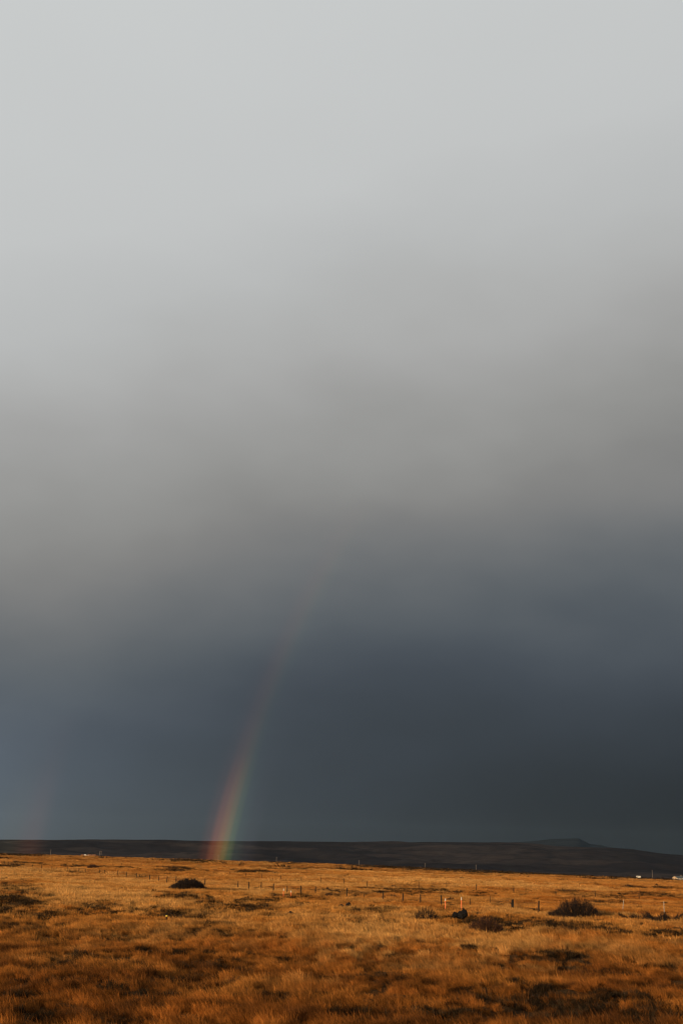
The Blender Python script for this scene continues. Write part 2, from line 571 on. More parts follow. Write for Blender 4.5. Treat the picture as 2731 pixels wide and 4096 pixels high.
M_BLADE = mat_blade('dry_grass')
M_HEATH = mat_blade('heath_twigs', 0.05)


def tuft(name, n, rad_, h, width, lean, mat, jitter=0.35, coll=None, tall=0.08):
    V, F, S = [], [], []
    for i in range(n):
        a, q = rng.uniform(0, 2 * math.pi), rad_ * math.sqrt(rng.uniform())
        bx, by = q * math.cos(a), q * math.sin(a)
        hh = h * rng.uniform(0.5, 1.1) * (1.45 if rng.uniform() < tall else 1)
        lx = lean * hh * rng.uniform(0.4, 1.4) + rng.normal(0, jitter) * hh * 0.6 + bx * 0.5
        ly = rng.normal(0, jitter) * hh * 0.6 + by * 0.5
        fa = rng.uniform(0, math.pi)
        wd = width * rng.uniform(0.6, 1.3)
        wx, wy = math.cos(fa) * wd / 2, math.sin(fa) * wd / 2
        b0 = len(V)
        mx_, my_, mz_ = bx + lx * 0.38, by + ly * 0.38, hh * 0.58
        V += [(bx - wx, by - wy, -0.04), (bx + wx, by + wy, -0.04), (mx_ + wx * .8, my_ + wy * .8, mz_), (mx_ - wx * .8, my_ - wy * .8, mz_),
              (bx + lx, by + ly, hh * (1 - 0.15 * abs(lx) / (hh + 1e-6)))]
        F += [(b0, b0 + 1, b0 + 2), (b0, b0 + 2, b0 + 3), (b0 + 3, b0 + 2, b0 + 4)]
        S += [rng.uniform(0.6, 1.35) if rad_ < 1 else rng.uniform(0.82, 1.18)] * 5
    me = np_mesh(name, V, F, {'shade': np.array(S)}, n=3)
    me.materials.append(mat)
    o_ = bpy.data.objects.new(name, me)
    coll.objects.link(o_)
    return o_


LIBS = {}
for key, cnt, args in (
        ('near', 7, dict(n=80, rad_=0.20, h=0.33, width=0.010, lean=-0.5, mat=M_BLADE)),
        ('mid', 5, dict(n=70, rad_=0.40, h=0.30, width=0.022, lean=-0.32, mat=M_BLADE, tall=0.04)),
        ('far', 5, dict(n=90, rad_=1.3, h=0.36, width=0.075, lean=-0.25, mat=M_BLADE, tall=0.03)),
        ('vfar', 4, dict(n=110, rad_=4.5, h=0.32, width=0.26, lean=-0.12, mat=M_BLADE, tall=0.02)),
        ('heathmid', 5, dict(n=100, rad_=0.42, h=0.30, width=0.03, lean=-0.03, mat=M_HEATH, jitter=0.7, tall=0.03)),
        ('heathvfar', 4, dict(n=110, rad_=4.2, h=1.0, width=0.34, lean=0.0, mat=M_HEATH, jitter=0.5, tall=0.02)),
        ('heath', 5, dict(n=100, rad_=0.26, h=0.20, width=0.016, lean=-0.05, mat=M_HEATH, jitter=0.8, tall=0.03)),
        ('heathfar', 4, dict(n=90, rad_=1.3, h=0.46, width=0.08, lean=0.0, mat=M_HEATH, jitter=0.7, tall=0.03))):
    LIBS[key] = bpy.data.collections.new('tufts_' + key)
    for i in range(cnt):
        tuft('tuft_%s_%d' % (key, i), coll=LIBS[key], **args)


def scatter(name, coll, pts, tint, scl, tiltv, kind_label, cat):
    me = bpy.data.meshes.new(name)
    n = len(pts)
    me.vertices.add(n)
    me.vertices.foreach_set('co', pts.astype(np.float32).ravel())
    rot = np.zeros((n, 3))
    rot[:, 2] = rng.normal(0, 0.5, n)
    rot[:, :2] = rng.normal(0, tiltv, (n, 2))
    for nm, typ, arr, fld in (('tint', 'FLOAT_COLOR', np.c_[tint, np.ones(n)], 'color'), ('rot', 'FLOAT_VECTOR', rot, 'vector'),
                              ('scl', 'FLOAT_VECTOR', scl, 'vector')):
        a = me.attributes.new(nm, typ, 'POINT')
        a.data.foreach_set(fld, arr.astype(np.float32).ravel())
    ob = link(name, me)
    ng = bpy.data.node_groups.new(name + '_nodes', 'GeometryNodeTree')
    ng.interface.new_socket('Geometry', in_out='INPUT', socket_type='NodeSocketGeometry')
    ng.interface.new_socket('Geometry', in_out='OUTPUT', socket_type='NodeSocketGeometry')
    N, L = ng.nodes, ng.links
    gi, go = N.new('NodeGroupInput'), N.new('NodeGroupOutput')
    ci = N.new('GeometryNodeCollectionInfo')
    ci.inputs[0].default_value = coll
    ci.inputs['Separate Children'].default_value = True
    ci.inputs['Reset Children'].default_value = True
    ip = N.new('GeometryNodeInstanceOnPoints')
    ip.inputs['Pick Instance'].default_value = True
    rv = N.new('FunctionNodeRandomValue')
    rv.data_type = 'INT'
    rv.inputs[4].default_value = 0
    rv.inputs[5].default_value = len(coll.objects) - 1

    def attr(nm, dt):
        a = N.new('GeometryNodeInputNamedAttribute')
        a.data_type = dt
        a.inputs[0].default_value = nm
        return a.outputs[0]
    e2r = N.new('FunctionNodeEulerToRotation')
    L.new(attr('rot', 'FLOAT_VECTOR'), e2r.inputs[0])
    L.new(gi.outputs[0], ip.inputs['Points'])
    L.new(ci.outputs[0], ip.inputs['Instance'])
    L.new(rv.outputs[2], ip.inputs['Instance Index'])
    L.new(e2r.outputs[0], ip.inputs['Rotation'])
    L.new(attr('scl', 'FLOAT_VECTOR'), ip.inputs['Scale'])
    L.new(ip.outputs[0], go.inputs[0])
    md = ob.modifiers.new('scatter', 'NODES')
    md.node_group = ng
    return tag(ob, kind_label, cat, kind='stuff')


def sample_ring(r0, r1, dens, half_deg=22.5):
    """random places between two distances in front of the viewer; dens in 1/m2 at r0 and r1"""
    half = R(half_deg)
    area = half * (r1 * r1 - r0 * r0)
    n = int(area * max(dens))
    r = np.sqrt(rng.uniform(r0 * r0, r1 * r1, n))
    k = np.exp(np.interp(np.log(r), [math.log(r0), math.log(r1)], np.log(dens)))
    r = r[rng.uniform(0, max(dens), n) < k]
    a = rng.uniform(-half, half, len(r))
    return np.sin(a) * r, np.cos(a) * r


def grow(name, lib, r0, r1, dens, smin, smax, label, hlib=None, hname=None, hlabel=None):
    x, y = sample_ring(r0, r1, dens)
    k = 1.4 if r1 < 100 else 2.2 if r1 < 300 else 9.0
    tus = sstep(-0.55, 0.25, fbm(x / k, y / k, 83, 2) + 0.5 * perlin(x / (4 * k), y / (4 * k), 86))
    ok = rng.uniform(0, 1, len(x)) < 0.14 + 0.86 * tus
    x, y, tus = x[ok], y[ok], tus[ok]
    c, h, st = veg(x, y)
    z = ground_z(x, y)
    isheath = rng.uniform(0.12, 1.12, len(x)) < h
    g = ~isheath
    n = g.sum()
    s = rng.uniform(smin, smax, n) * (0.62 + 0.42 * tus[g]) * (0.95 + 0.35 * st[g]) * (1 + 0.25 * fbm(x[g] / 5, y[g] / 5, 77, 2))
    tint = c[g] * (rng.uniform(0.55, 1.4, n) if r1 < 100 else rng.uniform(0.75, 1.25, n))[:, None] * np.array([1, 1, 1])[None]
    mixd = np.clip(h[g], 0, 1)[:, None] * 0.6
    tint = tint * (1 - mixd) + BROWN[None] * 0.6 * mixd
    scatter(name, LIBS[lib], np.c_[x, y, z][g], tint, np.c_[s, s, s * rng.uniform(0.8, 1.2, n)], 0.10, label, 'grass')
    if hlib:
        x, y, z, c = x[isheath], y[isheath], z[isheath], c[isheath]
        n = len(x)
        s = rng.uniform(smin, smax, n)
        tint = DARK[None] * rng.uniform(0.5, 2.0, n)[:, None] * np.array([1.0, 0.95, 0.9])[None]
        scatter(hname, LIBS[hlib], np.c_[x, y, z], tint, np.c_[s, s, s * rng.uniform(0.6, 1.3, n)], 0.15, hlabel, 'heather')


grow('grass', 'near', 33, 95, (34, 13), 0.8, 1.35, 'rusty brown wind-bent bog grass of the near ground', 'heath', 'heather', 'dark low heather patches among the rusty near grass')
grow('grass', 'mid', 90, 260, (7.5, 1.6), 0.8, 1.3, 'golden straw-coloured grass around the first wire fence', 'heathmid', 'heather', 'dark heather patches around the first wire fence')
grow('grass', 'far', 250, 620, (0.7, 0.22), 0.85, 1.3, 'sunlit golden grass beyond the second wire fence', 'heathfar', 'heather', 'dark heather streaks beyond the second wire fence')
grow('grass', 'vfar', 600, 1530, (0.045, 0.03), 0.85, 1.2, 'distant golden grass running up to the farms', 'heathvfar', 'heather', 'thin dark heather streaks before the farms')

# ------------------------------------------------------------------ materials for things
M_POST = mat_simple('weathered_post', (0.018, 0.013, 0.010), 0.9, 0.4, 9, 0.3)
M_POSTPALE = mat_simple('bleached_post', (0.30, 0.24, 0.18), 0.9, 0.3, 9, 0.3)
M_WIRE = mat_simple('rusty_wire', (0.07, 0.04, 0.025), 0.7, 0.3, 3)
M_ORANGE = mat_simple('orange_stake_paint', (0.62, 0.105, 0.006), 0.45, 0.08, 8, 0, 0.4)
M_WHITE = mat_simple('white_paint', (0.50, 0.48, 0.44), 0.5, 0.05, 4, 0, 0.3)
M_YELLOW = mat_simple('yellow_band', (0.60, 0.44, 0.05), 0.45, 0.06, 8, 0, 0.4)
M_ROCK = mat_simple('black_lava', (0.009, 0.008, 0.008), 0.95, 0.5, 5, 0.7, 0.05)
M_TWIG = mat_simple('willow_twigs', (0.013, 0.0075, 0.005), 0.9, 0.45, 3)
M_TWIGRED = mat_simple('russet_twigs', (0.042, 0.017, 0.008), 0.9, 0.45, 3)
M_POLE = mat_simple('grey_pole', (0.16, 0.135, 0.115), 0.85, 0.2, 3)
M_GLASSY = mat_simple('insulator', (0.12, 0.09, 0.08), 0.3, 0.1, 3)


def tube(bm, pts, rads, sides=5):
    rings = []
    for i, (p, r_) in enumerate(zip(pts, rads)):
        p = Vector(p)
        d = (Vector(pts[min(i + 1, len(pts) - 1)]) - Vector(pts[max(i - 1, 0)])).normalized()
        a = d.orthogonal().normalized()
        b = d.cross(a)
        rings.append([bm.verts.new(p + (a * math.cos(2 * math.pi * k / sides) + b * math.sin(2 * math.pi * k / sides)) * r_) for k in range(sides)])
    for r0, r1 in zip(rings[:-1], rings[1:]):
        for k in range(sides):
            bm.faces.new((r0[k], r0[(k + 1) % sides], r1[(k + 1) % sides], r1[k]))
    bm.faces.new(rings[-1])
    bm.faces.new(rings[0][::-1])


def bm_obj(name, bm, mat, parent=None, loc=None, smooth=False):
    me = bpy.data.meshes.new(name)
    bmesh.ops.recalc_face_normals(bm, faces=bm.faces[:])
    bm.to_mesh(me)
    bm.free()
    if smooth:
        for p in me.polygons:
            p.use_smooth = True
    return link(name, me, mat, parent, loc)


def box(bm, x0, x1, y0, y1, z0, z1):
    v = [bm.verts.new(p) for p in ((x0, y0, z0), (x1, y0, z0), (x1, y1, z0), (x0, y1, z0), (x0, y0, z1), (x1, y0, z1), (x1, y1, z1), (x0, y1, z1))]
    for f in ((0, 3, 2, 1), (4, 5, 6, 7), (0, 1, 5, 4), (1, 2, 6, 5), (2, 3, 7, 6), (3, 0, 4, 7)):
        bm.faces.new([v[i] for i in f])


# ------------------------------------------------------------------ fences
def build_fence(label, posts, rwire, heights):
    """posts: (photo x, photo y of the foot, height in m, lean towards +x, pale?, radius)"""
    base = [hit(p[0], p[1]) for p in posts]
    c0 = base[len(base) // 2]
    f = empty('wire_fence', c0)
    tag(f, label, 'fence')
    tops = []
    for (px, py, h, lean, pale, rad_), b in zip(posts, base):
        bm = bmesh.new()
        ly = rng.normal(0, 0.03)
        pts = [(0, 0, -0.3), (lean * 0.33, ly * .3, h * 0.33), (lean * 0.66 + rng.normal(0, .008), ly * .6, h * 0.66), (lean, ly, h)]
        tube(bm, pts, [rad_ * rng.uniform(.95, 1.15), rad_ * rng.uniform(.9, 1.05), rad_ * rng.uniform(.85, 1.0), rad_ * rng.uniform(.7, .9)], 7)
        bm_obj('post', bm, M_POSTPALE if pale else M_POST, f, b - c0)
        tops.append((b - c0, lean, ly, h))
    for hh in heights:
        bm = bmesh.new()
        pts = []
        for (b, lean, ly, h), nx in zip(tops, tops[1:] + [None]):
            k = min(hh, h * 0.95)
            p = Vector(b) + Vector((lean * k / h, ly * k / h - 0.06, k))
            pts.append(p)
            if nx is not None:
                q = Vector(nx[0]) + Vector((nx[1] * hh / nx[3], -0.06, min(hh, nx[3] * .95)))
                pts.append((p + q) / 2 - Vector((0, 0, 0.05)))
        tube(bm, pts, [rwire] * len(pts), 4)
        bm_obj('wire', bm, M_WIRE, f)
    return f


def z1(x, y):
    return x * 0.4464, 3300 + y * 0.4464


def z2(x, y):
    return 650 + x * 0.4464, 3300 + y * 0.4464


def z3(x, y):
    return 1300 + x * 0.4464, 3300 + y * 0.4464


def z4(x, y):
    return 1950 + x * 0.498, 3300 + y * 0.498


FA = [z1(35, 355), z1(70, 357), z1(97, 366), z1(173, 374), z1(210, 382), z1(290, 390), z1(372, 399), z1(461, 408), z1(508, 410), z1(603, 418),
      z1(706, 430), z1(763, 434), z1(890, 446), z1(933, 450), z1(1052, 458), z1(1131, 476), z1(1222, 484), z1(1340, 495), z1(1420, 505),
      z1(1494, 520), z2(120, 520), z2(378, 545), z2(672, 571), z2(773, 580), z2(880, 583), z2(993, 592), z2(1115, 612), z2(1240, 613),
      z2(1370, 620), z3(195, 645), z3(348, 655), z3(520, 678), z3(695, 698), z3(855, 705), z3(1040, 722), z3(1301, 725), z3(1480, 702),
      z4(192, 688), z4(206, 686), z4(408, 698), z4(1083, 680), z4(1417, 698), (2800, 3650)]
fa = []
for i, (x, y) in enumerate(FA):
    h = 1.25 + random.uniform(-.1, .1)
    lean = random.uniform(-0.05, 0.06)
    pale = False
    rad_ = 0.08 + random.uniform(-.008, .015)
    if i in (30, 35, 36):
        h, rad_ = 1.0, 0.045
    if i in (37, 38, 39):
        h, rad_ = 1.3, 0.09
        lean = 0.06 if i != 38 else -0.02
    if i in (40, 41):
        pale, rad_ = True, 0.05
        lean = 0.17 if i == 40 else 0.02
    if i < 5:
        lean = 0.18
    fa.append((x, y, h, lean, pale, rad_))
build_fence('nearer wire fence of dark weathered posts running past the two large shrubs', fa, 0.008, (0.5, 0.8, 1.1))
FB = [z1(1010, 368), z1(1090, 366), z1(1172, 367), z1(1265, 368), z1(1353, 375), z1(1455, 385), z1(1555, 390), z2(205, 400), z2(346, 403),
      z2(463, 416), z2(603, 455), z2(745, 473), z2(890, 485), z2(1058, 497), z2(1243, 511), z2(1415, 520), z3(170, 531), z3(376, 555), z3(838, 568),
      z3(1088, 572), z3(1352, 578), z4(208, 547), z4(547, 570), z4(864, 582), z4(1217, 600), (2770, 3602)]
fb = [(x, y, 1.25 + random.uniform(-.1, .1), random.uniform(-0.05, 0.05), False, 0.065) for x, y in FB]
build_fence('thinner wire fence of widely spaced posts farther out across the golden grass', fb, 0.007, (0.6, 1.1))


# ------------------------------------------------------------------ marker stakes
def stake(px, py, h, lean, label):
    b = hit(px, py)
    h += 0.2
    s = tag(empty('marker_stake', b), label, 'stake', 'orange marker stakes with white tops')
    bm = bmesh.new()
    tube(bm, [(0, 0, -0.2), (lean * .7, 0, h * 0.76)], [0.045, 0.045], 8)
    bm_obj('shaft', bm, M_ORANGE, s)
    bm = bmesh.new()
    tube(bm, [(lean * .7, 0, h * 0.76), (lean, 0, h - 0.02), (lean, 0, h)], [0.047, 0.047, 0.035], 8)
    bm_obj('cap', bm, M_WHITE, s)


stake(1133, 3588, 0.92, 0.02, 'taller orange stake with white top by fence, near the dome-shaped dark shrub')
stake(1163, 3588, 0.70, 0.0, 'shorter orange stake with white top by fence, near the dome-shaped dark shrub')
stake(1780, 3631, 0.86, 0.03, 'leaning orange stake with white top behind the sparse twiggy shrub and black rock')
stake(1845, 3631, 1.02, 0.0, 'upright orange stake with white top directly behind the peaked black rock')
b = hit(665, 3684)
s = tag(empty('marker_post', b), 'short black post with a yellow reflector band standing in dark heather', 'post')
bm = bmesh.new()
tube(bm, [(0, 0, -0.2), (0.01, 0, 0.72), (0.012, 0, 0.76)], [0.055, 0.05, 0.035], 8)
bm_obj('shaft', bm, M_ROCK, s)
bm = bmesh.new()
tube(bm, [(0.004, -0.005, 0.47), (0.006, -0.005, 0.57)], [0.068, 0.068], 8)
bm_obj('reflector_band', bm, M_YELLOW, s)


# ------------------------------------------------------------------ rocks
def lump(bm, c, s, n, seed):
    rr = np.random.default_rng(seed)
    vs = []
    for i in range(n):
        v = rr.normal(0, 1, 3)
        v /= np.linalg.norm(v)
        v *= rr.uniform(0.86, 1.05)
        vs.append(bm.verts.new((c[0] + v[0] * s[0], c[1] + v[1] * s[1], c[2] + v[2] * s[2])))
    res = bmesh.ops.convex_hull(bm, input=vs)
    bmesh.ops.delete(bm, geom=[g for g in res['geom_interior'] if isinstance(g, bmesh.types.BMVert)], context='VERTS')


def rock(px, py, lumps, label, seed):
    b = hit(px, py) + np.array([0, 0, 0.2])
    bm = bmesh.new()
    for i, (c, s_, n) in enumerate(lumps):
        lump(bm, c, s_, n, seed + i)
    bmesh.ops.triangulate(bm, faces=bm.faces[:])
    bmesh.ops.subdivide_edges(bm, edges=bm.edges[:], cuts=2, use_grid_fill=True)
    for v in bm.verts:
        k = mnoise.noise_vector(v.co * 3.3 + Vector((seed, 0, 0)))
        v.co += k * 0.05
        v.co *= 0.9
    return tag(bm_obj('lava_rock', bm, M_ROCK, None, b), label, 'rock')


rock(1842, 3676, [((-0.56, 0, 0.30), (0.38, 0.34, 0.34), 26), ((0.02, 0, 0.30), (0.46, 0.42, 0.44), 30), ((0.34, 0.02, 0.46), (0.40, 0.36, 0.46), 30),
                  ((0.30, 0.0, 0.86), (0.20, 0.18, 0.22), 14)], 'large black lava rock with a raised peak beside the sparse shrubs', 5)
rock(1394, 3630, [((0.0, 0, 0.15), (0.38, 0.3, 0.34), 26), ((0.05, 0, 0.35), (0.24, 0.22, 0.2), 16)], 'small rounded black lava rock in front of fence in pale grass', 31)
rock(1364, 3628, [((0.0, 0, 0.05), (0.34, 0.25, 0.2), 20)], 'low flat dark stone beside the small rounded black rock', 44)
rock(1160, 3665, [((0.0, 0, 0.08), (0.52, 0.42, 0.34), 30), ((0.2, 0, 0.12), (0.36, 0.3, 0.26), 20)], 'low domed dark rock alone in golden grass below the two orange stakes', 52)


# ------------------------------------------------------------------ shrubs: upright willow twigs in a rounded outline
def twig_mesh(name, W, H, n, seed, shape, mat, twl=0.35, wd=0.02, dome=False):
    rr = np.random.default_rng(seed)
    V, F = [], []

    def spike(p, q, w_):
        d = q - p
        a = np.cross(d, rr.normal(0, 1, 3))
        a = a / (np.linalg.norm(a) + 1e-9) * w_
        b_ = np.cross(d, a)
        b_ = b_ / (np.linalg.norm(b_) + 1e-9) * w_
        i = len(V)
        V.extend([p + a, p - 0.5 * a + 0.87 * b_, p - 0.5 * a - 0.87 * b_, q])
        F.extend([(i, i + 1, i + 3), (i + 1, i + 2, i + 3), (i + 2, i, i + 3)])
    for i in range(n):
        u = rr.uniform(-1, 1)
        v = rr.uniform(-1, 1) * math.sqrt(max(0.02, 1 - u * u))
        top = shape(u) * H * (1 - 0.35 * v * v)
        lean = np.array([u * 0.45, v * 0.35, 1.0])
        if dome:
            k = rr.uniform() ** 0.6
            p = np.array([u * W / 2 * 0.95, v * W * 0.3, top * k * 0.9 - 0.05])
            d = np.array([u * 0.9 + rr.normal(0, .45), v * 0.7 + rr.normal(0, .45), 0.9 + rr.normal(0, .3)])
            spike(p, p + d / np.linalg.norm(d) * twl * rr.uniform(0.4, 1.0 if rr.uniform() < .85 else 1.9), wd)
        else:
            root = np.array([u * W / 2 * 0.55, v * W * 0.22, -0.05])
            tip = np.array([u * W / 2, v * W * 0.32, top * rr.uniform(0.62, 1.0)])
            mid = root * 0.5 + tip * 0.5 + rr.normal(0, 0.05, 3) * H
            spike(root, mid + (mid - root) * 0.3, wd * 1.6)
            spike(mid, tip, wd * 1.1)
            for j in range(7):
                k = rr.uniform(0.25, 0.95)
                p = (root * (1 - k) + mid * k) if rr.uniform() < .35 else (mid * (1 - k) + tip * k)
                d = lean + rr.normal(0, 0.42, 3)
                spike(p, p + d / np.linalg.norm(d) * twl * H * rr.uniform(0.25, 0.7), wd * 0.7)
    me = np_mesh(name, np.array(V), F, n=3)
    me.materials.append(mat)
    return me


def shrub(px0, px1, py_base, py_top, n, seed, shape, label, mat=M_TWIG, wd=0.02, dome=False, twl=0.35, group=None, name='shrub', stems=6, cat='shrub'):
    b = hit((px0 + px1) / 2, py_base)
    d = math.hypot(b[0], b[1])
    W, H = (px1 - px0) * d / FPX, (py_base - py_top) * d / FPX
    H = max(H + 0.15, 0.3)
    rz = -math.atan2(b[0], b[1])
    s_ = tag(empty(name, b, rz), label, cat, group)
    link('branches', twig_mesh('branches', W, H, n, seed, shape, mat, twl, wd, dome), None, s_)
    bm = bmesh.new()
    rr = random.Random(seed)
    for i in range(stems):
        a = rr.uniform(-1, 1)
        y_ = rr.uniform(-.3, .3)
        tube(bm, [(a * wd, y_ * wd, -0.15), (a * W * .2, y_ * W * .3, H * .3), (a * W * .28, y_ * W * .35, H * .6 * shape(a * .56))], [wd * 2.6, wd * 2, wd * .8], 5)
    bm_obj('stems', bm, mat, s_)
    return s_


def bigshape(u):
    v = (u - 0.06) / 0.74
    crown = math.sqrt(max(0.0, 1 - abs(v) ** 2.3))
    return max(crown * (0.92 + 0.08 * math.cos(u * 13.0)), 0.40 * (1 - u * u) ** 0.5, 0.1)


def domeshape(u):
    v = u + 0.12 if u < 0.12 else u * 0.93
    return max(0.05, (1 - min(1, abs(v)) ** (1.5 if u < 0.1 else 2.6))) * (0.93 + 0.05 * math.cos(u * 15 + 1) + 0.04 * math.cos(u * 37))


def fan(u):
    return max(0.25, 1 - 0.6 * u * u)


shrub(2194, 2410, 3668, 3586, 560, 3, bigshape, 'large rounded dark willow shrub with feathery upright twigs by the fence', wd=0.017, twl=0.34, stems=12)
shrub(683, 818, 3558, 3514, 6200, 9, domeshape, 'dense dome-shaped dark shrub hugging the fence, tapering to one side', wd=0.03, dome=True, twl=0.42, stems=10)
shrub(1655, 1750, 3682, 3628, 90, 15, fan, 'sparse bare twiggy shrub beside the peaked black rock, twigs fanning out', wd=0.014, twl=0.4)
shrub(1880, 2005, 3736, 3666, 330, 21, fan, 'loose russet-brown twiggy shrub in the straw in front of the peaked black rock', M_TWIGRED, wd=0.012, twl=0.45)
shrub(350, 394, 3476, 3458, 160, 27, fan, 'round brown shrub between the two fences on the gold field', M_TWIGRED, wd=0.045, twl=0.4)
shrub(2478, 2600, 3678, 3655, 220, 33, lambda u: 0.75 + 0.25 * math.cos(u * 7), 'low dark heather bank beside the large rounded shrub', wd=0.018, twl=0.5, stems=4)
shrub(2570, 2760, 3690, 3648, 330, 34, lambda u: 0.72 + 0.28 * math.cos(u * 9 + 1), 'low dark heather bank below the upright bleached post', wd=0.018, twl=0.5, stems=4)
shrub(2498, 2530, 3549, 3537, 90, 35, lambda u: 0.8 + 0.2 * math.cos(u * 5), 'small boxy brown shrub on the gold band before the white farmhouse', M_TWIGRED, wd=0.06, twl=0.4, stems=3)
shrub(2612, 2640, 3548, 3534, 80, 36, lambda u: max(.1, 1 - abs(u)), 'pointed dark little mound of a shrub before the white farmhouse', wd=0.06, twl=0.3, stems=3)
shrub(1235, 1258, 3470, 3464, 60, 37, lambda u: max(.1, 1 - abs(u)), 'pointed dark mound of a shrub on the far rim of the gold field', wd=0.09, twl=0.3, stems=3)

SMALL = [(958, 976, 3455, 3446), (1098, 1114, 3459, 3450), (1008, 1020, 3461, 3454), (765, 780, 3450, 3443), (330, 338, 3433, 3424), (500, 506, 3436, 3428), (514, 520, 3435, 3429),
         (1304, 1315, 3561, 3548), (1848, 1875, 3545, 3536), (1556, 1588, 3550, 3540), (1838, 1855, 3515, 3508), (2190, 2220, 3545, 3538),
         (2260, 2285, 3546, 3540), (2372, 2400, 3544, 3538), (2020, 2060, 3548, 3542), (150, 170, 3420, 3414), (2040, 2050, 3512, 3508), (1812, 1832, 3487, 3481), (1935, 1960, 3498, 3491),
         (2150, 2175, 3503, 3496), (1785, 1822, 3600, 3590), (1300, 1330, 3580, 3570)]


def small_group(i):
    return ('small shrubs at the far rim of the field' if i in (0, 1, 2, 3, 4, 5, 6, 15, 17, 18, 19) else
            'small shrubs by the nearer fence' if i in (7, 20, 21) else 'small shrubs beyond the second fence')


def small_label(i):
    return {'small shrubs at the far rim of the field': 'tiny dark shrub at the far rim of the field below the ridge',
            'small shrubs by the nearer fence': 'little bare shrub close behind the nearer wire fence',
            'small shrubs beyond the second fence': 'low dark shrub on the pale gold band beyond the farther fence'}[small_group(i)]


for i, (a, c_, yb, yt) in enumerate(SMALL):
    shrub(a, c_, yb, yt, 50, 100 + i, fan, small_label(i), [M_TWIG, M_TWIGRED][i % 2], wd=0.03 + 0.00006 * math.hypot(*hit((a + c_) / 2, yb)[:2]),
          twl=0.4, group=small_group(i), stems=3)
# dark bushes in front of the right-hand farm
FARMB = [(2500, 2530, 3517, 3508), (2533, 2556, 3520, 3511), (2556, 2580, 3519, 3508), (2590, 2618, 3519, 3510), (2618, 2640, 3521, 3510), (2636, 2662, 3521, 3508),
         (2664, 2690, 3526, 3519), (2690, 2716, 3524, 3517), (2708, 2745, 3527, 3519), (2470, 2500, 3516, 3509), (2400, 2440, 3512, 3506), (2340, 2380, 3509, 3503)]
for i, (a, c_, yb, yt) in enumerate(FARMB):
    shrub(a, c_, yb, yt, 120, 200 + i, lambda u: 0.7 + 0.3 * math.cos(u * 4), 'dark bush in the thicket around the white farmhouse', wd=0.11, twl=0.5, group='bushes around the white farm', stems=3)


# ------------------------------------------------------------------ utility poles
def pole(px, py_top, dist, label, group, rz=0.3, twin=False, thick=0.15):
    b = along(px, dist)
    dtop = pix_dir(px, py_top)
    h = 6 + dtop[2] / math.hypot(dtop[0], dtop[1]) * dist - b[2]
    p = tag(empty('utility_pole', b, rz), label, 'pole', group)
    xs = (-0.85, 0.85) if twin else (0,)
    for x_ in xs:
        bm = bmesh.new()
        tube(bm, [(x_, 0, -0.8), (x_, 0, h * .5), (x_, 0, h)], [thick * 1.2, thick, thick * .8], 8)
        bm_obj('shaft', bm, M_POLE, p)
    bm = bmesh.new()
    e = 1.15 if twin else 0.7
    box(bm, -e, e, -thick * 1.2 - .1, -thick * 1.2, h - 0.45, h - 0.27)
    bm_obj('crossarm', bm, M_POLE, p)
    for x_ in (-e + .1, 0, e - .1):
        bm = bmesh.new()
        tube(bm, [(x_, -thick * 1.2 - .05, h - 0.27), (x_, -thick * 1.2 - .05, h - 0.16), (x_, -thick * 1.2 - .05, h - 0.05)], [0.05, 0.08, 0.03], 6)
        bm_obj('insulator', bm, M_GLASSY, p)


GP = 'utility poles along the far edge of the field'
LP = 'slender grey utility pole against the dark ridge'
pole(199, 3400, 1470, LP, GP)
pole(399, 3405.5, 1470, 'twin-legged utility pole frame with a top beam next to the dark-roofed farmhouse', None, 0.1, True, 0.2)
pole(872, 3422, 1440, 'slender grey utility pole standing at the foot of the rainbow', None, thick=.2)
for a in ((1105, 3430, 1440), (1435, 3443, 1450), (1699, 3454, 1440), (1903, 3461, 1440)):
    pole(*a, LP, GP, thick=.19)
pole(2606, 3483, 1440, 'tall slender utility pole rising from the bushes near the white farmhouse', None, thick=.19)

# ------------------------------------------------------------------ farm buildings
M_WALLR = mat_simple('rust_wall', (0.20, 0.085, 0.045), 0.85, 0.3, 1.2)
M_WALLT = mat_simple('tan_wall', (0.40, 0.29, 0.19), 0.85, 0.2, 1.0)
M_ROOFD = mat_simple('dark_roof', (0.008, 0.007, 0.007), 0.8, 0.3, 1.0)
M_ROOFT = mat_simple('slate_roof', (0.055, 0.065, 0.068), 0.7, 0.25, 1.0)
M_PANE = mat_simple('window_pane', (0.02, 0.022, 0.025), 0.15, 0.1, 1.0, 0, 0.5)


def window(parent, x, y, z, w_, h_, ax='x'):
    bm = bmesh.new()
    e = 0.08
    for (u0, u1, v0, v1) in ((-w_ / 2 - e, w_ / 2 + e, -h_ / 2 - e, -h_ / 2), (-w_ / 2 - e, w_ / 2 + e, h_ / 2, h_ / 2 + e), (-w_ / 2 - e, -w_ / 2, -h_ / 2, h_ / 2), (w_ / 2, w_ / 2 + e, -h_ / 2, h_ / 2)):
        if ax == 'x':
            box(bm, x + u0, x + u1, y - .05, y + .05, z + v0, z + v1)
        else:
            box(bm, x - .05, x + .05, y + u0, y + u1, z + v0, z + v1)
    f = bm_obj('window', bm, M_WHITE, parent)
    bm = bmesh.new()
    if ax == 'x':
        box(bm, x - w_ / 2, x + w_ / 2, y - .02, y + .02, z - h_ / 2, z + h_ / 2)
    else:
        box(bm, x - .02, x + .02, y - w_ / 2, y + w_ / 2, z - h_ / 2, z + h_ / 2)
    bm_obj('pane', bm, M_PANE, f)


def place(px, dist, rz):
    b = along(px, dist)
    return b, rz - math.atan2(b[0], b[1])


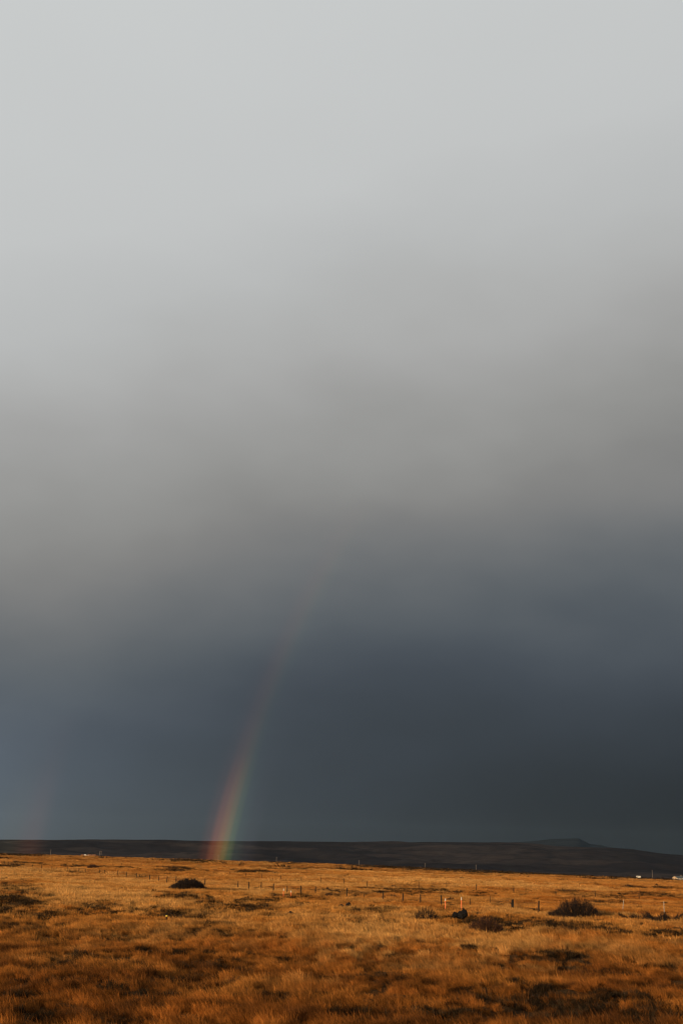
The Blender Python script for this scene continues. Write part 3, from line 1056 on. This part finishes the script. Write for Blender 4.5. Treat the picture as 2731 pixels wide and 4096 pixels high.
# dark-roofed farmhouse with a low hipped roof
b, rz = place(364.5, 1455, 0.12)
f = tag(empty('farmhouse', b, rz), 'rust-walled farmhouse under a big dark hipped roof on the far rim', 'house')
bm = bmesh.new()
box(bm, -4.2, 4.2, -3.4, 3.4, -1.5, 2.2)
bm_obj('wall', bm, M_WALLR, f)
bm = bmesh.new()
lo_ = [bm.verts.new(p) for p in ((-5.0, -4.2, 2.0), (5.0, -4.2, 2.0), (5.0, 4.2, 2.0), (-5.0, 4.2, 2.0))]
tp = [bm.verts.new(p) for p in ((-1.2, 0, 5.0), (0.6, 0, 5.0))]
bm.faces.new(lo_[::-1])
bm.faces.new((lo_[0], lo_[1], tp[1], tp[0]))
bm.faces.new((lo_[1], lo_[2], tp[1]))
bm.faces.new((lo_[2], lo_[3], tp[0], tp[1]))
bm.faces.new((lo_[3], lo_[0], tp[0]))
rf = bm_obj('roof', bm, M_ROOFD, f)
bm = bmesh.new()
box(bm, -0.7, -0.2, -0.3, 0.3, 4.6, 5.3)
bm_obj('chimney', bm, M_ROOFD, rf)
for x_ in (-2.6, 0.6, 3.0):
    window(f, x_, -3.42, 1.25, 0.7, 0.8)
bm = bmesh.new()
box(bm, -1.4, -0.5, -3.46, -3.38, -0.2, 1.8)
bm_obj('door', bm, M_ROOFD, f)


def shed(px, dist, W, D, H, wall, roofm, label, cat, rz0=0.1, name='shed', roof_h=0.5):
    b, rz = place(px, dist, rz0)
    s_ = tag(empty(name, b, rz), label, cat)
    bm = bmesh.new()
    box(bm, -W / 2, W / 2, -D / 2, D / 2, -1.2, H)
    bm_obj('wall', bm, wall, s_)
    bm = bmesh.new()
    vs = [bm.verts.new(p) for p in ((-W / 2 - .1, -D / 2 - .1, H + .003), (W / 2 + .1, -D / 2 - .1, H + .003), (W / 2 + .1, D / 2 + .1, H + .003), (-W / 2 - .1, D / 2 + .1, H + .003),
                                    (-W / 2 - .1, 0, H + roof_h), (W / 2 + .1, 0, H + roof_h))]
    for fc in ((3, 2, 1, 0), (0, 1, 5, 4), (2, 3, 4, 5), (1, 2, 5), (3, 0, 4)):
        bm.faces.new([vs[i] for i in fc])
    bm_obj('roof', bm, roofm, s_)
    bm = bmesh.new()
    box(bm, -W * .12, W * .12, -D / 2 - .04, -D / 2 + .02, -0.2, H * 0.8)
    bm_obj('door', bm, M_ROOFD if wall is not M_WHITE else M_WALLT, s_)


shed(337.8, 1450, 2.2, 2.0, 1.5, M_WHITE, M_WHITE, 'small bright white hut beside the dark-roofed farmhouse', 'hut', name='hut', roof_h=0.3)
shed(348.0, 1445, 2.8, 2.0, 0.8, M_WALLT, M_WALLT, 'low tan shed leaning close to the dark-roofed farmhouse', 'shed')
shed(326.5, 1455, 2.9, 2.2, 1.2, M_WALLR, M_WALLR, 'low rust-red shed beyond the small white hut', 'shed')

# white caravan-like trailer
b, rz = place(2550.5, 1440, 0.15)
v_ = tag(empty('caravan', b, rz), 'long low white caravan half sunk behind dark bushes', 'caravan')
bm = bmesh.new()
box(bm, -2.6, 2.6, -1.1, 1.1, 0.55, 2.6)
bmesh.ops.bevel(bm, geom=bm.edges[:], offset=0.28, segments=2, affect='EDGES')
bm_obj('body', bm, M_WHITE, v_)
for x_ in (-1.5, 0.0, 1.5):
    window(v_, x_, -1.11, 1.75, 0.8, 0.5)
for x_ in (-0.5, 0.5):
    bm = bmesh.new()
    tube(bm, [(x_, -1.0, 0.3), (x_, -0.75, 0.3)], [0.32, 0.32], 12)
    bm_obj('wheel', bm, M_ROCK, v_)

# white farmhouse with tan gable end
b, rz = place(2715, 1440, 0.75)
f = tag(empty('farmhouse', b, rz), 'long white farmhouse with tan gable end and slate roof', 'house')
Lh, Dh, Hh, Rh = 16.0, 7.5, 2.1, 1.7
bm = bmesh.new()
box(bm, -Lh / 2 + .05, Lh / 2, -Dh / 2, Dh / 2, -2.0, Hh)
bm_obj('wall', bm, M_WHITE, f)
bm = bmesh.new()
for xx in (-Lh / 2 - .02,):
    a = [bm.verts.new((xx, y_, z_)) for y_, z_ in ((-Dh / 2, -2.0), (Dh / 2, -2.0), (Dh / 2, Hh), (0, Hh + Rh - .12), (-Dh / 2, Hh))]
    c_ = [bm.verts.new((xx + .07, v.co.y, v.co.z)) for v in a]
    bm.faces.new(a)
    bm.faces.new(c_[::-1])
    for i in range(5):
        bm.faces.new((a[i], c_[i], c_[(i + 1) % 5], a[(i + 1) % 5]))
bm_obj('gable_wall', bm, M_WALLT, f)
bm = bmesh.new()
for sgn in (-1, 1):
    p = [(-Lh / 2 - .3, sgn * (Dh / 2 + .35), Hh - .2), (Lh / 2 + .3, sgn * (Dh / 2 + .35), Hh - .2), (Lh / 2 + .3, 0, Hh + Rh), (-Lh / 2 - .3, 0, Hh + Rh)]
    a = [bm.verts.new(q) for q in p]
    c_ = [bm.verts.new((q[0], q[1], q[2] + .14)) for q in p]
    bm.faces.new(a)
    bm.faces.new(c_[::-1])
    for i in range(4):
        bm.faces.new((a[i], c_[i], c_[(i + 1) % 4], a[(i + 1) % 4]))
rf = bm_obj('roof', bm, M_ROOFT, f)
bm = bmesh.new()
box(bm, 1.4, 2.1, -.4, .4, Hh + 1.6, Hh + Rh + .8)
bm_obj('chimney', bm, M_WALLT, rf)
for x_ in (-5.6, -3.2, -0.8, 1.6, 4.2):
    window(f, x_, -Dh / 2 - .01, 1.15, 1.2, 1.0)
for y_ in (-1.4, 1.4):
    window(f, -Lh / 2 - .04, y_, 1.15, 1.0, 1.0, 'y')

# ------------------------------------------------------------------ rainbows: glowing see-through strips painted in bow colours, at 42 and 51 degrees from the point opposite the sun
def rainbow(label, th0, th1, stops, strength, D, fade, name='rainbow'):
    az = ANTI / np.linalg.norm(ANTI)
    e1_ = np.cross(az, [0, 0, 1.0])
    e1_ /= np.linalg.norm(e1_)
    e2_ = np.cross(e1_, az)
    V, Q, B, Fd = [], [], [], []
    phis = np.radians(np.linspace(84, 196, 240))
    nt = 24
    for p in phis:
        for k in range(nt + 1):
            th_ = R(th0 + (th1 - th0) * k / nt)
            d = math.cos(th_) * az + math.sin(th_) * (math.cos(p) * e1_ + math.sin(p) * e2_)
            V.append(CAM + d * D)
            B.append(k / nt)
            Fd.append(float(np.interp(math.degrees(math.asin(d[2])), fade[0], fade[1])))
    for i in range(len(phis) - 1):
        for k in range(nt):
            a = i * (nt + 1) + k
            Q.append((a, a + 1, a + nt + 2, a + nt + 1))
    V = np.array(V)
    Q = np.array(Q)
    Fd = np.array(Fd)
    zc = V[Q][:, :, 2]
    keep = (zc.max(1) > -60) & (Fd[Q].max(1) > 0)
    me = np_mesh(name, V, Q[keep], {'band': np.array(B), 'fade': Fd}, smooth=True)
    m_ = bpy.data.materials.new(name + '_light')
    m_.use_nodes = True
    t = NT(m_.node_tree)
    bnd = t.n('ShaderNodeAttribute', attribute_name='band').outputs['Fac']
    fd = t.n('ShaderNodeAttribute', attribute_name='fade').outputs['Fac']
    c = t.ramp(bnd, stops, 'EASE')
    em = t.n('ShaderNodeEmission')
    t.put(em.inputs[0], c)
    t.put(em.inputs[1], t.math('MULTIPLY', fd, strength))
    tr = t.n('ShaderNodeBsdfTransparent')
    ad = t.n('ShaderNodeAddShader')
    t.put(ad.inputs[0], em.outputs[0])
    t.put(ad.inputs[1], tr.outputs[0])
    o_ = t.n('ShaderNodeOutputMaterial')
    t.put(o_.inputs[0], ad.outputs[0])
    return tag(link(name, me, m_), label, 'rainbow')


# band: 0 = inner (violet) rim, 1 = outer (red) rim
rainbow('bright stub of the inner rainbow, red on its outer edge, rising from the far field', 39.9, 43.1,
        [(0.0, (0, 0, 0)), (0.20, (0.07, 0.07, 0.08)), (0.36, (0.12, 0.18, 0.16)), (0.45, (0.34, 0.46, 0.21)), (0.53, (0.85, 0.60, 0.18)),
         (0.60, (1.12, 0.46, 0.13)), (0.69, (0.85, 0.22, 0.08)), (0.80, (0.2, 0.04, 0.02)), (0.93, (0, 0, 0))],
        0.13, 2300, ([-3, 0, 2.2, 4.5, 6.5, 9.5, 13.0, 17.5], [1.1, 1.05, 0.58, 0.18, 0.095, 0.10, 0.085, 0.0]))
rainbow('very faint outer second rainbow, a dim reddish smudge over the ridge', 49.6, 53.5,
        [(0.0, (0, 0, 0)), (0.22, (1.0, 0.32, 0.16)), (0.45, (0.45, 0.36, 0.16)), (0.7, (0.1, 0.16, 0.16)), (1.0, (0, 0, 0))],
        0.026, 2350, ([-3, 0, 1.6, 3.8, 6.5], [1.1, 1.0, 0.65, 0.2, 0.0]))

# ------------------------------------------------------------------ haze: rain-washed air round everything
bm = bmesh.new()
box(bm, -11200, 11200, -11200, 11200, -36.5, 260)
hz = bm_obj('haze', bm, None)
hm = bpy.data.materials.new('rain_haze')
hm.use_nodes = True
t = NT(hm.node_tree)
pv = t.n('ShaderNodeVolumePrincipled')
pv.inputs['Color'].default_value = (0.5, 0.74, 1.0, 1)
pv.inputs['Density'].default_value = 4.2e-6
pv.inputs['Anisotropy'].default_value = 0.0
o = t.n('ShaderNodeOutputMaterial')
t.put(o.inputs['Volume'], pv.outputs[0])
hz.data.materials.append(hm)
tag(hz, 'thin rain-washed haze over the whole plain', 'haze', kind='stuff')
